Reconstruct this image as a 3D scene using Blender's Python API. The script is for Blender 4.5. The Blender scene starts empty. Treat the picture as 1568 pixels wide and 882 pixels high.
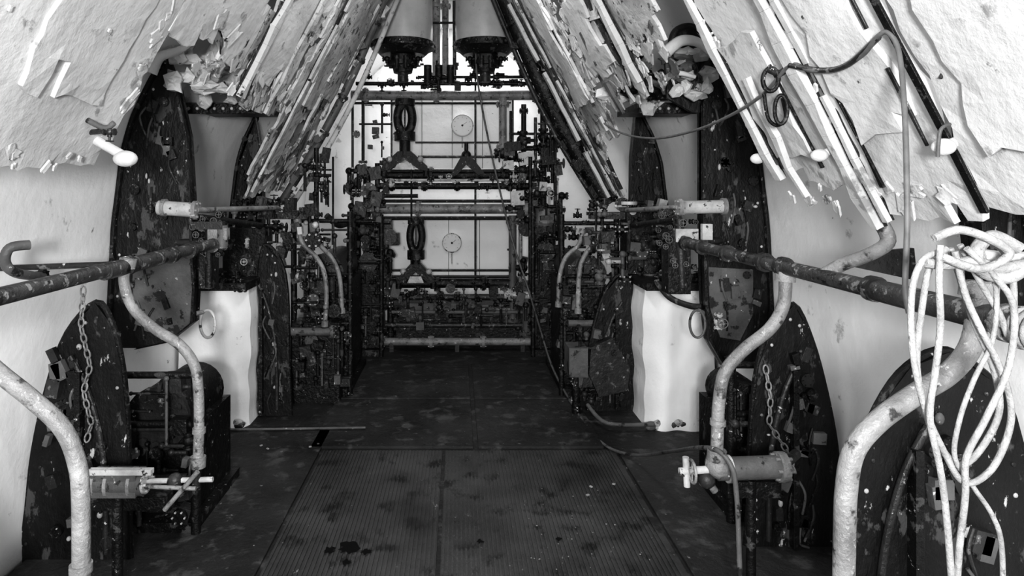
import bpy, math, random
from mathutils import Vector, Matrix, Quaternion, Euler
random.seed(7)
R=random.random
def U(a,b): return a+(b-a)*random.random()

# ------------------------------------------------------------------ materials
def mat(name, base, var=0.3, vscale=3.0, spot=None, spot_t=0.62, spot_scale=14, spot2=None, spot2_t=0.68, spot2_scale=40,
        rough=0.6, metal=0.0, bump=0.3, bscale=30, stretch=(1,1,1), spec=0.5, soft=0.03):
    m=bpy.data.materials.new(name); m.use_nodes=True
    nt=m.node_tree; N=nt.nodes; L=nt.links
    bs=N['Principled BSDF']; bs.inputs['Roughness'].default_value=rough; bs.inputs['Metallic'].default_value=metal
    bs.inputs['Specular IOR Level'].default_value=spec
    tc=N.new('ShaderNodeTexCoord'); mp=N.new('ShaderNodeMapping'); mp.inputs['Scale'].default_value=stretch
    L.new(tc.outputs['Object'],mp.inputs['Vector'])
    def noise(sc,det=8,ro=0.6):
        n=N.new('ShaderNodeTexNoise'); n.inputs['Scale'].default_value=sc; n.inputs['Detail'].default_value=det
        n.inputs['Roughness'].default_value=ro; L.new(mp.outputs[0],n.inputs['Vector']); return n
    def g(v): v=max(0.0,min(1,v)); return (v,v,v,1)
    n1=noise(vscale); r1=N.new('ShaderNodeValToRGB'); r1.color_ramp.elements[0].position=0.3; r1.color_ramp.elements[1].position=0.7
    r1.color_ramp.elements[0].color=g(base*(1-var)); r1.color_ramp.elements[1].color=g(base*(1+var))
    L.new(n1.outputs['Fac'],r1.inputs['Fac']); col=r1.outputs['Color']
    for sp,t,sc in ((spot,spot_t,spot_scale),(spot2,spot2_t,spot2_scale)):
        if sp is None: continue
        n2=noise(sc,6,0.65); r2=N.new('ShaderNodeValToRGB'); r2.color_ramp.elements[0].position=t; r2.color_ramp.elements[1].position=t+soft
        L.new(n2.outputs['Fac'],r2.inputs['Fac'])
        mx=N.new('ShaderNodeMix'); mx.data_type='RGBA'; L.new(r2.outputs['Color'],mx.inputs[0]); L.new(col,mx.inputs[6]); mx.inputs[7].default_value=g(sp)
        col=mx.outputs[2]
    L.new(col,bs.inputs['Base Color'])
    if bump:
        nb=noise(bscale,5); b=N.new('ShaderNodeBump'); b.inputs['Strength'].default_value=bump; b.inputs['Distance'].default_value=0.01
        L.new(nb.outputs['Fac'],b.inputs['Height']); L.new(b.outputs[0],bs.inputs['Normal'])
    return m
WHITE=mat('white_paint',0.84,0.07,1.6,spot=0.5,spot_t=0.63,spot_scale=5,spot2=0.08,spot2_t=0.69,spot2_scale=11,rough=0.8,bump=0.6,bscale=9,soft=.05,spec=.2)
PANEL=mat('white_panel_paint',0.50,0.14,2.5,spot=0.27,spot_t=0.61,spot_scale=7,spot2=0.02,spot2_t=0.665,spot2_scale=13,rough=0.8,bump=0.8,bscale=14,soft=.05,spec=.2)
LINING=mat('flaking_white_lining',0.42,0.34,6.0,spot=0.12,spot_t=0.57,spot_scale=10,spot2=0.010,spot2_t=0.61,spot2_scale=16,rough=0.8,bump=1.0,bscale=22,spec=.2,soft=.05)
BLACK=mat('black_iron',0.006,0.5,6,spot=0.05,spot_t=0.58,spot_scale=14,spot2=0.5,spot2_t=0.655,spot2_scale=34,rough=0.4,bump=0.8,bscale=40,spec=.28)  # pale specks: chipped white paint, plus glints put into the colour
PLATE=mat('dark_iron_plate',0.008,0.6,5,spot=0.06,spot_t=0.57,spot_scale=9,spot2=0.5,spot2_t=0.65,spot2_scale=20,rough=0.5,bump=0.9,stretch=(1,1,.5),spec=.25)
DARK=mat('dark_grey_iron',0.022,0.6,6,spot=0.12,spot_t=0.59,spot_scale=20,spot2=0.55,spot2_t=0.66,spot2_scale=40,rough=0.4,bump=0.6,spec=.35)
GREY=mat('grey_iron',0.09,0.4,5,spot=0.018,spot_t=0.57,spot_scale=12,spot2=0.5,spot2_t=0.66,spot2_scale=30,rough=0.5,bump=0.5,spec=.3)
RAIL=mat('worn_rail_pipe',0.04,0.5,10,spot=0.2,spot_t=0.58,spot_scale=26,spot2=0.006,spot2_t=0.60,spot2_scale=14,rough=0.38,bump=0.5,bscale=60,spec=.4)
PIPE=mat('worn_pipe',0.19,0.5,8,spot=0.03,spot_t=0.56,spot_scale=20,spot2=0.55,spot2_t=0.62,spot2_scale=30,rough=0.36,bump=0.6,bscale=60,soft=.08)
LIGHT=mat('pale_metal',0.42,0.4,12,spot=0.03,spot_t=0.58,spot_scale=24,rough=0.4,bump=0.4)
TANK=mat('tank_paint',0.42,0.25,3,spot=0.22,spot_t=0.58,spot_scale=6,rough=0.35,bump=0.2,soft=.1)
ROPE=mat('rope_fibre',0.27,0.3,30,spot=0.12,spot_t=0.6,spot_scale=70,rough=0.8,bump=0.6,bscale=120,soft=.1)
CABLE=mat('cable_rubber',0.09,0.3,20,rough=0.6,bump=0.2)
FLOORM=mat('oily_floor_plate',0.026,0.6,1.8,spot=0.07,spot_t=0.54,spot_scale=7,spot2=0.32,spot2_t=0.665,spot2_scale=26,rough=0.6,bump=0.8,bscale=25,soft=.1,spec=.2)
GRATE=mat('ribbed_tread',0.048,0.6,1.8,spot=0.013,spot_t=0.54,spot_scale=6,spot2=0.32,spot2_t=0.66,spot2_scale=24,rough=0.55,bump=0.5,soft=.1,spec=.25)
CHIP=mat('paint_chip',0.3,0.3,10,rough=0.8,bump=0)
STAIN=mat('oil_stain',0.003,0.2,10,rough=0.6,bump=0,spec=.1)
DIAL=mat('dial_face',0.62,0.05,10,rough=0.4,bump=0)

# ------------------------------------------------------------------ mesh builder
class B:
    def __init__(s,name): s.n=name; s.v=[]; s.f=[]; s.mi=[]; s.sm=[]; s.mats=[]
    def add(s,vs,fs,m,smooth=False):
        if m not in s.mats: s.mats.append(m)
        k=s.mats.index(m); o=len(s.v); s.v+= [tuple(v) for v in vs]
        for f in fs: s.f.append([i+o for i in f]); s.mi.append(k); s.sm.append(smooth)
    def box(s,c,d,m,rot=None):
        c=Vector(c); hx,hy,hz=d[0]/2,d[1]/2,d[2]/2
        vs=[Vector((x*hx,y*hy,z*hz)) for x in(-1,1) for y in(-1,1) for z in(-1,1)]
        if rot is not None:
            q=Euler(rot).to_matrix(); vs=[q@v for v in vs]
        s.add([v+c for v in vs],[(0,1,3,2),(4,6,7,5),(0,4,5,1),(2,3,7,6),(0,2,6,4),(1,5,7,3)],m)
    def tube(s,pts,r,m,seg=10,n=6,closed=False,straight=False,caps=True):
        P=[Vector(p) for p in pts]
        if not straight and len(P)>2:
            Q=[];K=len(P); rng=K if closed else K-1
            for i in range(rng):
                if closed: a,b,c,d=P[(i-1)%K],P[i],P[(i+1)%K],P[(i+2)%K]
                else: a,b,c,d=P[max(i-1,0)],P[i],P[i+1],P[min(i+2,K-1)]
                for j in range(n):
                    t=j/n; Q.append(0.5*((2*b)+(c-a)*t+(2*a-5*b+4*c-d)*t*t+(3*b-a-3*c+d)*t**3))
            if not closed: Q.append(P[-1])
            P=Q
        K=len(P)
        rr=(lambda t:r) if not isinstance(r,(list,tuple)) else (lambda t:r[0]+(r[1]-r[0])*t)
        T=[]
        for i in range(K):
            if closed: t=P[(i+1)%K]-P[i-1]
            else: t=P[min(i+1,K-1)]-P[max(i-1,0)]
            T.append(t.normalized() if t.length>1e-9 else Vector((0,0,1)))
        up=Vector((0,0,1)) if abs(T[0].z)<0.9 else Vector((1,0,0))
        nrm=(up-T[0]*up.dot(T[0])).normalized(); vs=[]
        for i in range(K):
            if i: 
                nrm=T[i-1].rotation_difference(T[i])@nrm
                nrm=(nrm-T[i]*nrm.dot(T[i])).normalized()
            bn=T[i].cross(nrm)
            for j in range(seg):
                a=2*math.pi*j/seg; vs.append(P[i]+(nrm*math.cos(a)+bn*math.sin(a))*rr(i/max(1,K-1)))
        fs=[]
        for i in range(K if closed else K-1):
            i2=(i+1)%K
            for j in range(seg):
                j2=(j+1)%seg; fs.append((i*seg+j,i*seg+j2,i2*seg+j2,i2*seg+j))
        s.add(vs,fs,m,True)
        if not closed and caps:
            s.add([vs[j] for j in range(seg)],[tuple(reversed(range(seg)))],m); s.add([vs[(K-1)*seg+j] for j in range(seg)],[tuple(range(seg))],m)
    def cyl(s,a,b,r,m,r2=None,seg=18): s.tube([a,b],(r,r if r2 is None else r2),m,seg=seg,straight=True)
    def ring(s,c,ax,R1,r,m,R2=None,seg=8,n=24):
        c=Vector(c); ax=Vector(ax).normalized(); R2=R2 or R1
        u=Vector((1,0,0)) if abs(ax.x)<.9 else Vector((0,1,0)); u=(u-ax*u.dot(ax)).normalized(); w=ax.cross(u)
        s.tube([c+u*R1*math.cos(2*math.pi*i/n)+w*R2*math.sin(2*math.pi*i/n) for i in range(n)],r,m,seg=seg,closed=True,straight=True)
    def ball(s,c,r,m,sx=1,sy=1,sz=1,a=10,b=6):
        vs=[];fs=[]
        for i in range(b+1):
            th=math.pi*i/b
            for j in range(a):
                ph=2*math.pi*j/a; vs.append((c[0]+r*sx*math.sin(th)*math.cos(ph),c[1]+r*sy*math.sin(th)*math.sin(ph),c[2]+r*sz*math.cos(th)))
        for i in range(b):
            for j in range(a): fs.append((i*a+j,(i+1)*a+j,(i+1)*a+(j+1)%a,i*a+(j+1)%a))
        s.add(vs,fs,m,True)
    def prism(s,o,y0,y1,m):
        n=len(o); vs=[(x,y0,z) for x,z in o]+[(x,y1,z) for x,z in o]
        s.add(vs,[tuple(range(n)),tuple(reversed(range(n,2*n)))]+[(i,i+n,(i+1)%n+n,(i+1)%n) for i in range(n)],m)
    def wheel(s,c,ax,R1,m,r=None,sp=4):
        r=r or R1*.14; s.ring(c,ax,R1,r,m,n=20); ax=Vector(ax).normalized(); c=Vector(c)
        u=Vector((1,0,0)) if abs(ax.x)<.9 else Vector((0,1,0)); u=(u-ax*u.dot(ax)).normalized(); w=ax.cross(u)
        for k in range(sp//2):
            a=math.pi*k/(sp//2); d=u*math.cos(a)+w*math.sin(a); s.cyl(c-d*R1,c+d*R1,r*.7,m,seg=6)
        s.cyl(c-ax*R1*.25,c+ax*R1*.25,R1*.25,m,seg=10)
    def flange(s,c,ax,r,m,t=.02,bolts=6,bm=None):
        c=Vector(c); ax=Vector(ax).normalized(); s.cyl(c-ax*t/2,c+ax*t/2,r,m)
        u=Vector((1,0,0)) if abs(ax.x)<.9 else Vector((0,1,0)); u=(u-ax*u.dot(ax)).normalized(); w=ax.cross(u)
        for k in range(bolts):
            a=2*math.pi*k/bolts; p=c+(u*math.cos(a)+w*math.sin(a))*r*.78; s.cyl(p-ax*t,p+ax*t,r*.13,bm or m,seg=6)
    def valve(s,c,ax,k,m,m2,stem=(0,0,1)):
        c=Vector(c); ax=Vector(ax).normalized(); st=Vector(stem).normalized()
        s.ball(c,k*.55,m); s.flange(c-ax*k*.7,ax,k*.5,m,t=k*.18); s.flange(c+ax*k*.7,ax,k*.5,m,t=k*.18); s.cyl(c-ax*k*.8,c+ax*k*.8,k*.3,m)
        s.cyl(c,c+st*k*1.3,k*.16,m2,seg=8); s.cyl(c+st*k*.4,c+st*k*.75,k*.32,m,seg=8); s.wheel(c+st*k*1.3,st,k*.5,m2)
    def done(s,bevel=0,solid=0):
        me=bpy.data.meshes.new(s.n); me.from_pydata(s.v,[],s.f)
        for m in s.mats: me.materials.append(m)
        for p,k,sm in zip(me.polygons,s.mi,s.sm): p.material_index=k; p.use_smooth=sm
        me.update(); o=bpy.data.objects.new(s.n,me); bpy.context.collection.objects.link(o)
        if solid: q=o.modifiers.new('solid','SOLIDIFY'); q.thickness=solid; q.offset=0
        if bevel: q=o.modifiers.new('bevel','BEVEL'); q.width=bevel; q.segments=2; q.limit_method='ANGLE'; q.angle_limit=math.radians(40)
        return o

EYE=1.6
def S(a,b,y):
    """survey reading (bearing a, depression b, in thousandths) of a real point standing at station y -> metres"""
    return ((a-700)*y/1000, y, EYE-(b-288)*y/1000)
def XZ(pts,y): return [(S(a,b,y)[0],S(a,b,y)[2]) for a,b in pts]

# ------------------------------------------------------------------ room shell
hullL=[(-1.87,-0.02),(-1.88,.5),(-1.88,1.0),(-1.86,1.4),(-1.81,1.8),(-1.75,2.0),(-1.65,2.2),(-1.57,2.32),(-1.35,2.62),(-1.0,3.0),(-.6,3.35)]
hullR=[(-x-.13,z) for x,z in hullL]
YB=7.9
def shell(name,prof):
    b=B(name); ys=[-1.0+i*(YB+1.0)/24 for i in range(25)]
    P=[]
    for i in range(len(prof)-1):
        for j in range(3):
            t=j/3; P.append((prof[i][0]*(1-t)+prof[i+1][0]*t,prof[i][1]*(1-t)+prof[i+1][1]*t))
    P.append(prof[-1]); n=len(P)
    vs=[(x,y,z) for y in ys for x,z in P]
    fs=[(i*n+j,i*n+j+1,(i+1)*n+j+1,(i+1)*n+j) for i in range(24) for j in range(n-1)]
    b.add(vs,fs,WHITE,True); return b.done(solid=.03)
shell('wall_left',hullL); shell('wall_right',hullR)
b=B('ceiling'); b.prism([(-.62,3.33),(-.3,3.52),(.17,3.52),(.49,3.33),(.49,3.38),(.17,3.57),(-.3,3.57),(-.62,3.38)],-1,YB,WHITE); b.done()
b=B('wall_back'); b.prism([(x,z) for x,z in hullL]+[(-.3,3.55),(.17,3.55)]+[(x,z) for x,z in reversed(hullR)],YB,YB+.06,WHITE); b.done()
b=B('floor'); b.box((-.06,3.45,-.04),(3.62,8.9,.08),FLOORM)
b.done()
b=B('ribbed_floor_tread')
b.box((-.62+.17,2.85,.006),(.72,2.2,.012),GRATE); b.box((.44,2.85,.006),(1.02,2.2,.012),GRATE)
x=-.80
while x<.94:
    if abs(x+.08)>.012: b.box((x,2.85,.015),(.009,2.18,.008),GRATE)
    x+=.02
b.done()
b=B('floor_plate')
for (x0,x1,y0,y1) in ((-1.84,-.83,1.2,4.28),(.97,1.7,1.2,3.97),(-.9,.1,4.0,4.9),(.13,.9,4.0,4.9),(-.9,.1,4.93,5.9),(.13,.9,4.93,5.9)):
    b.box(((x0+x1)/2,(y0+y1)/2,.008),(x1-x0,y1-y0,.016),FLOORM)
    for k in range(8): b.cyl((x0+.04+(x1-x0-.08)*k/7,y0+.04,.01),(x0+.04+(x1-x0-.08)*k/7,y0+.04,.02),.008,DARK,seg=8)
b.cyl((-1.6,4.24,.03),(-.6,4.28,.03),.008,GREY)
b.done(bevel=.003)
b=B('paint_chip_litter')
for i in range(90):
    y=U(2.3,5.4); x=U(-1.0,1.05); s_=U(.002,.005)
    if R()<.45: x=.6+U(-.3,.3); y=3.1+U(-.4,.4)
    a=U(0,6.28); h=.021
    b.add([(x+s_*math.cos(a+k*1.6)*U(.6,1.3),y+s_*math.sin(a+k*1.6)*U(.6,1.3),h+U(0,.003)) for k in range(4)],[(0,1,2,3)],CHIP)
for (a_,b_) in ((410,693),(475,690),(400,688),(905,752),(900,765),(940,748)):
    x,y=(a_-700)/1000*1600/(b_-288),1600/(b_-288)
    b.box((x,y,.024),(.016,.010,.006),CHIP,(0,0,R()*3))
b.done()
b=B('oil_stain')
for (a_,b_,w) in ((535,845,.045),(505,850,.025),(560,852,.022),(735,836,.016),(855,832,.014),(530,868,.02)):
    x,y=(a_-700)/1000*1600/(b_-288),1600/(b_-288)
    n=18; b.add([(x+w*U(.5,1.4)*math.cos(6.283*k/n),y+w*U(.5,1.4)*math.sin(6.283*k/n),.0215) for k in range(n)],[tuple(range(n))],STAIN)
b.done()

# ------------------------------------------------------------------ curved web frames
def hx(side,z):
    P=hullL if side<0 else hullR
    for i in range(len(P)-1):
        if P[i][1]<=z<=P[i+1][1]:
            t=(z-P[i][1])/(P[i+1][1]-P[i][1]); return P[i][0]*(1-t)+P[i+1][0]*t
    return P[-1][0]
def fringe(b,cx,y,cz,side):
    r_=R()
    if r_<.35: b.box((cx,y-.03,cz),(U(.02,.06),.03,U(.02,.08)),random.choice((BLACK,DARK,GREY)),(0,U(-.5,.5),0))
    elif r_<.6: b.flange((cx,y-.025,cz),(0,1,0),U(.015,.03),random.choice((BLACK,DARK)),t=.02,bolts=6,bm=DARK)
    elif r_<.75: b.ball((cx,y-.02,cz),U(.006,.014),random.choice((LIGHT,GREY,LINING)),sx=U(.5,1.3),sz=U(.6,2))
    else: b.tube([(cx,y-.03,cz),(cx+U(-.03,.03),y-.045,cz-.06),(cx+U(-.04,.04),y-.03,max(.02,cz-.16))],.006,random.choice((BLACK,DARK,GREY)),seg=6)
def web_frame(y,side,z0,z1,inner,m=PLATE,grey=None,clut=10,t=.03,extra=None):
    b=B('web_frame'); n=14
    zs=[z0+(z1-z0)*i/n for i in range(n+1)]
    out=[(hx(side,z),z) for z in zs]
    b.prism(out+list(reversed(inner)),y-t/2,y+t/2,m)
    if extra: b.prism(extra,y,y+t,m)
    for i in range(len(inner)-1):
        (x0,za),(x1,zb)=inner[i],inner[i+1]
        w=.014*side
        b.add([(x0,y-.045,za),(x1,y-.045,zb),(x1,y+.045,zb),(x0,y+.045,za),(x0+w,y-.045,za),(x1+w,y-.045,zb),(x1+w,y+.045,zb),(x0+w,y+.045,za)],
              [(0,1,2,3),(4,7,6,5),(0,4,5,1),(2,6,7,3),(1,5,6,2),(0,3,7,4)],BLACK)
    b.tube([(x-side*.03,y-.02,z) for x,z in out],.016,BLACK,seg=6)
    for i in range(n):
        if R()<.3: continue
        xo=(out[i][0]+out[i+1][0])/2; zz=(out[i][1]+out[i+1][1])/2
        b.ball((xo-side*.065,y-t/2,zz),.008,LIGHT if R()<.2 else DARK,sy=.5,a=8,b=4)
    def ix(z):
        for i in range(len(inner)-1):
            if inner[i][1]<=z<=inner[i+1][1]:
                f=(z-inner[i][1])/(inner[i+1][1]-inner[i][1]+1e-9); return inner[i][0]*(1-f)+inner[i+1][0]*f
        return None
    for i in range(12):
        z=z0+.05+(z1-z0-.1)*i/11; x=ix(z)
        if x is None or R()<.3: continue
        b.ball((x+side*.04,y-t/2,z),.008,LIGHT if R()<.2 else DARK,sy=.5,a=8,b=4)
    for k in range(clut):
        z=U(z0+.1,z1-.15); x=ix(z)
        if x is None: continue
        xo=hx(side,z); fringe(b,x+(xo-x)*U(.2,.8),y,z,side)
    if grey: b.prism(grey,y-t/2-.012,y-t/2,GREY)
    return b.done(bevel=.002)
in2=XZ([(215,532),(262,522),(300,492),(303,440),(300,400),(298,330),(291,210),(276,140),(258,90)],3.5)
web_frame(3.5,-1,in2[0][1],in2[-1][1],in2,grey=XZ([(206,388),(296,385),(299,470),(292,500),(262,515),(225,505),(208,460)],3.5),clut=34)
in3=XZ([(372,465),(400,440),(405,330),(402,230),(392,170),(382,153)],5.3)
web_frame(5.3,-1,in3[0][1],in3[-1][1],in3,clut=16)
inR2=XZ([(1105,560),(1082,520),(1075,460),(1072,330),(1072,230),(1072,160),(1090,95)],3.6)
web_frame(3.6,1,inR2[0][1],inR2[-1][1],inR2,grey=XZ([(1082,408),(1150,412),(1150,480),(1130,520),(1100,515),(1084,470)],3.6),clut=40,
          extra=XZ([(1022,150),(1018,80),(1040,45),(1070,40),(1105,80),(1130,130),(1110,175),(1060,172)],3.6))  # extra: dark plate put in for the shade of the roof recess
inR3=XZ([(985,440),(966,420),(964,330),(965,240),(972,170)],5.3)
web_frame(5.3,1,inR3[0][1],inR3[-1][1],inR3,clut=16)
web_frame(1.95,1,1.25,2.25,[(1.56,1.25),(1.53,1.5),(1.5,1.9),(1.44,2.25)],clut=2)
def low(y,side,outl,inl,clut=12):
    b=B('web_frame')
    P=outl+inl
    b.prism(P,y-.015,y+.015,PLATE)
    b.tube([(x,y,z) for x,z in P],.014,BLACK,seg=6,n=4)
    for k in range(len(P)-1):
        for f in (0.2,.7):
            x=P[k][0]*(1-f)+P[k+1][0]*f; z=P[k][1]*(1-f)+P[k+1][1]*f
            cx=sum(p[0] for p in P)/len(P); d=Vector((cx-x,0,.45-z)).normalized()*.045
            if R()<.75: b.ball((x+d.x,y-.015,z+d.z),.008,LIGHT if R()<.3 else DARK,sy=.6,a=8,b=4)
    zs=[p[1] for p in P]; xs=[p[0] for p in P]; zt=max(zs); xi=min(xs,key=abs); xo=max(xs,key=abs)
    for k in range(clut*3):
        z=U(.08,zt*.85); f=U(.15,.75) if z<zt*.5 else U(.4,.7)
        fringe(b,xi+(xo-xi)*f,y,z,side)
    b.box((xi+side*.2,y-.03,zt*.38),(.025,.05,zt*.72),BLACK)
    b.tube([(xi+side*.09,y-.03,.05),(xi+side*.1,y-.03,zt*.4),(xi+side*.16,y-.03,zt*.65),(xi+side*.24,y-.03,zt*.8)],.012,DARK,seg=8)
    return b.done(bevel=.002)
low(2.8,-1,[(-1.87,0)]+XZ([(42,780),(52,690),(74,590),(103,510),(148,463)],2.8),XZ([(172,495),(188,560),(196,650),(198,760)],2.8)+[(-1.40,0)])
low(4.6,-1,[(-1.40,0)]+XZ([(392,580),(391,500),(396,430),(405,375)],4.6),XZ([(430,400),(440,450),(442,540)],4.6)+[(-1.17,0)],6)
low(2.9,1,[(1.73,0)]+XZ([(1283,740),(1279,680),(1264,600),(1242,520),(1214,466)],2.9),XZ([(1180,500),(1160,560),(1150,650),(1147,760)],2.9)+[(1.28,0)])
low(2.0,1,[(1.73,0)]+XZ([(1568,760),(1555,660),(1525,590),(1450,537)],2.0),XZ([(1390,560),(1345,620),(1310,710),(1293,820)],2.0)+[(1.18,0)],10)
low(4.7,1,[(1.29,0)]+XZ([(974,600),(976,520),(972,440)],4.7),XZ([(950,420),(925,450),(905,520),(900,600)],4.7)+[(.94,0)],6)
low(1.7,-1,[(-1.88,0)]+[(-1.87,.4),(-1.85,.7),(-1.75,.95)],[(-1.5,.8),(-1.32,.5),(-1.24,.2),(-1.22,0)],3)

def casing(x0,x1,y0,y1,z1):
    """white painted side tank, top closed by a dark ledge"""
    b=B('white_side_tank'); s_=1 if x1>x0 else -1
    nx_,nz_=16,20; vs=[]; fs=[]
    def edge(z): return x1-s_*(.008*math.sin(z*7)+.006*math.sin(z*23))
    for j in range(nz_+1):
        z=z1*j/nz_; xe=edge(z)
        for i in range(nx_+1):
            t=i/nx_; vs.append((x0+(xe-x0)*t, y0+.10*max(0,(t-.7)/.3)**3+.014*math.sin(t*14+z*2)+.006*math.sin(z*15), z))
    for j in range(nz_):
        for i in range(nx_):
            a=j*(nx_+1)+i; fs.append((a,a+1,a+nx_+2,a+nx_+1))
    b.add(vs,fs,WHITE,True)
    vs=[];fs=[]
    for j in range(nz_+1):
        z=z1*j/nz_; xe=edge(z)
        for y in (y0+.10+.006*math.sin(z*15)+.014*math.sin(14+z*2),y0+.2,y1): vs.append((xe,y,z))
    for j in range(nz_):
        for i in range(2): a=j*3+i; fs.append((a,a+1,a+4,a+3))
    b.add(vs,fs,WHITE,True)
    b.box(((x0+x1)/2,(y0+y1)/2,z1+.02),(abs(x1-x0)+.03,y1-y0+.03,.05),BLACK)
    for k in range(26): b.ball((x0+(x1-x0)*U(.2,.97),y0+.02,U(.01,.05)),U(.01,.03),random.choice((DARK,LINING,GREY)),sx=2,sy=.6)
    for k in range(16): b.valve((x0+(x1-x0)*U(.1,.98),y0+.04,z1+U(.0,.09)),(1,0,0),U(.03,.05),BLACK,DARK,(0,0,1))
    return b.done()
casing(-1.84,-1.40,4.3,5.1,.93)
casing(1.70,1.26,4.3,5.1,.93)
for s_,x in ((-1,-1.43),(1,1.31)):
    b=B('hull_stringer')
    b.box((x,4.2,2.10),(.44,.5,.035),DARK); b.box((x,3.96,2.08),(.42,.03,.06),BLACK)
    for k in range(8): b.ball((x-.19+.052*k,3.94,2.08),.01,LIGHT)
    b.done(bevel=.003)

# ------------------------------------------------------------------ sloping roof lining
def px(side,z): return (.45+(3.13-z)*.516) if side>0 else (-.65-(3.13-z)*.516)
def sheet(b,side,y0,y1,z0,z1,off,m=LINING,rag=.35,ny=None,thick=.018,jit=.014):
    ny=ny or max(3,int((y1-y0)/.05)); nz=max(4,int((z1-z0)/.05))
    nx=-side*.888; nz_=-.459
    J={}
    bot=[0]*ny; k=0
    for i in range(ny):
        if R()<.5: k=random.choice((0,0,1,2)) if R()<rag*2 else 0
        bot[i]=k
    cells=set()
    for i in range(ny):
        for j in range(nz):
            if j<bot[i]: continue
            if rag>.35 and i in (0,ny-1) and (i*7+j//3+int(y0*10))%3==0: continue
            cells.add((i,j))
    def interior(i,j): return all(c in cells for c in ((i,j),(i-1,j),(i,j-1),(i-1,j-1)))
    vid={};vs=[]
    def P(i,j,o):
        if (i,j) not in J:
            q=jit*(.05 if interior(i,j) else 1.0); J[(i,j)]=(U(-1,1)*q,U(-1,1)*q,U(-1,1)*q*.4)
        dy,dz,do=J[(i,j)]
        y=y0+(y1-y0)*i/ny+dy; z=z0+(z1-z0)*j/nz+dz; o+=do+.008*math.sin(y*9+z*5)+.004*math.sin(z*17+y*3)
        return Vector((px(side,z)+nx*o,y,z+nz_*o))
    def vv(i,j,l):
        if (i,j,l) not in vid:
            vid[(i,j,l)]=len(vs); vs.append(P(i,j,off+(thick if l else 0)))
        return vid[(i,j,l)]
    top=[];sidef=[]
    for (i,j) in sorted(cells):
        top.append((vv(i,j,1),vv(i+1,j,1),vv(i+1,j+1,1),vv(i,j+1,1))); sidef.append((vv(i,j,0),vv(i,j+1,0),vv(i+1,j+1,0),vv(i+1,j,0)))
        for (di,dj,a,c) in ((-1,0,(i,j),(i,j+1)),(1,0,(i+1,j+1),(i+1,j)),(0,-1,(i+1,j),(i,j)),(0,1,(i,j+1),(i+1,j+1))):
            if (i+di,j+dj) not in cells: sidef.append((vv(*a,1),vv(*c,1),vv(*c,0),vv(*a,0)))
    b.add(vs,top+sidef,m)
def onp(side,y,z,o): return Vector((px(side,z)-side*.888*o,y,z-.459*o))
def batten(b,side,y,z0,z1,o,w=.04,t=.03,m=LINING,wob=.012,brk=.14):
    n=max(3,int((z1-z0)/.09))
    ys=[y+U(-wob,wob) for _ in range(n+1)]; os=[o+U(-wob,wob)*.6 for _ in range(n+1)]; ws=[w*U(.5,1.4) if brk else w for _ in range(n+1)]
    for k in range(n):
        if R()<brk: continue
        za=z0+(z1-z0)*k/n; zb=z0+(z1-z0)*(k+1)/n
        a=[onp(side,ys[k]-ws[k]/2,za,os[k]),onp(side,ys[k]+ws[k]/2,za,os[k]),onp(side,ys[k+1]+ws[k+1]/2,zb,os[k+1]),onp(side,ys[k+1]-ws[k+1]/2,zb,os[k+1])]
        c=[onp(side,ys[k]-ws[k]/2,za,os[k]+t),onp(side,ys[k]+ws[k]/2,za,os[k]+t),onp(side,ys[k+1]+ws[k+1]/2,zb,os[k+1]+t),onp(side,ys[k+1]-ws[k+1]/2,zb,os[k+1]+t)]
        b.add(a+c,[(0,3,2,1),(4,5,6,7),(0,1,5,4),(1,2,6,5),(2,3,7,6),(3,0,4,7)],m)
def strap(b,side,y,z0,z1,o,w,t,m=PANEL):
    batten(b,side,y,z0,z1,o+.004,w*1.3,t*.3,BLACK,wob=.003,brk=0); batten(b,side,y,z0,z1,o+t*.35,w,t,m,wob=.006,brk=.05)  # wider black batten under the strap draws the gap shadow as solid colour
def flake(b,side,y,z,o,k,m):
    c=onp(side,y,z,o); n=5; vs=[]; L_=k*U(.6,1.6); w=k*U(.4,1.1); ang=U(-1.3,1.3)
    d=Vector((side*.459*math.cos(ang),math.sin(ang),-.888*math.cos(ang))).normalized(); nn=Vector((-side*.888,0,-.459)); w_=d.cross(nn).normalized()
    bend=U(-.05,.3)*k; w1=[U(.5,1.2) for _ in range(n+1)]
    for i in range(n+1):
        t=i/n; p=c+d*L_*(t-.4)+nn*(bend*t*t+.004)
        ww=w*w1[i]
        vs+= [p-w_*ww,p+w_*ww*U(.6,1),p+w_*ww+nn*.008,p-w_*ww+nn*.008]
    fs=[]
    for i in range(n):
        for q in range(4): fs.append((i*4+q,i*4+(q+1)%4,(i+1)*4+(q+1)%4,(i+1)*4+q))
    fs+=[(0,3,2,1),(n*4,n*4+1,n*4+2,n*4+3)]
    b.add(vs,fs,m)
def group(side,spec,bat,lumps,straps=()):
    b=B('sloping_roof_lining')
    for sp in spec: sheet(b,side,*sp)
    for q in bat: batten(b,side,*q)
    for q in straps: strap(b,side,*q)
    for (y0,y1,z0,z1,n,k,*mm) in lumps:
        for i in range(n): flake(b,side,U(y0,y1),U(z0,z1),.02,k*U(.5,1.2),random.choice(mm[0] if mm else (LINING,PANEL,PANEL,DARK,PANEL,LINING)))
    return b.done(bevel=.002)
W_=(PANEL,PANEL,LINING); M_=(LINING,PANEL,LINING,GREY,LINING)
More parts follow.
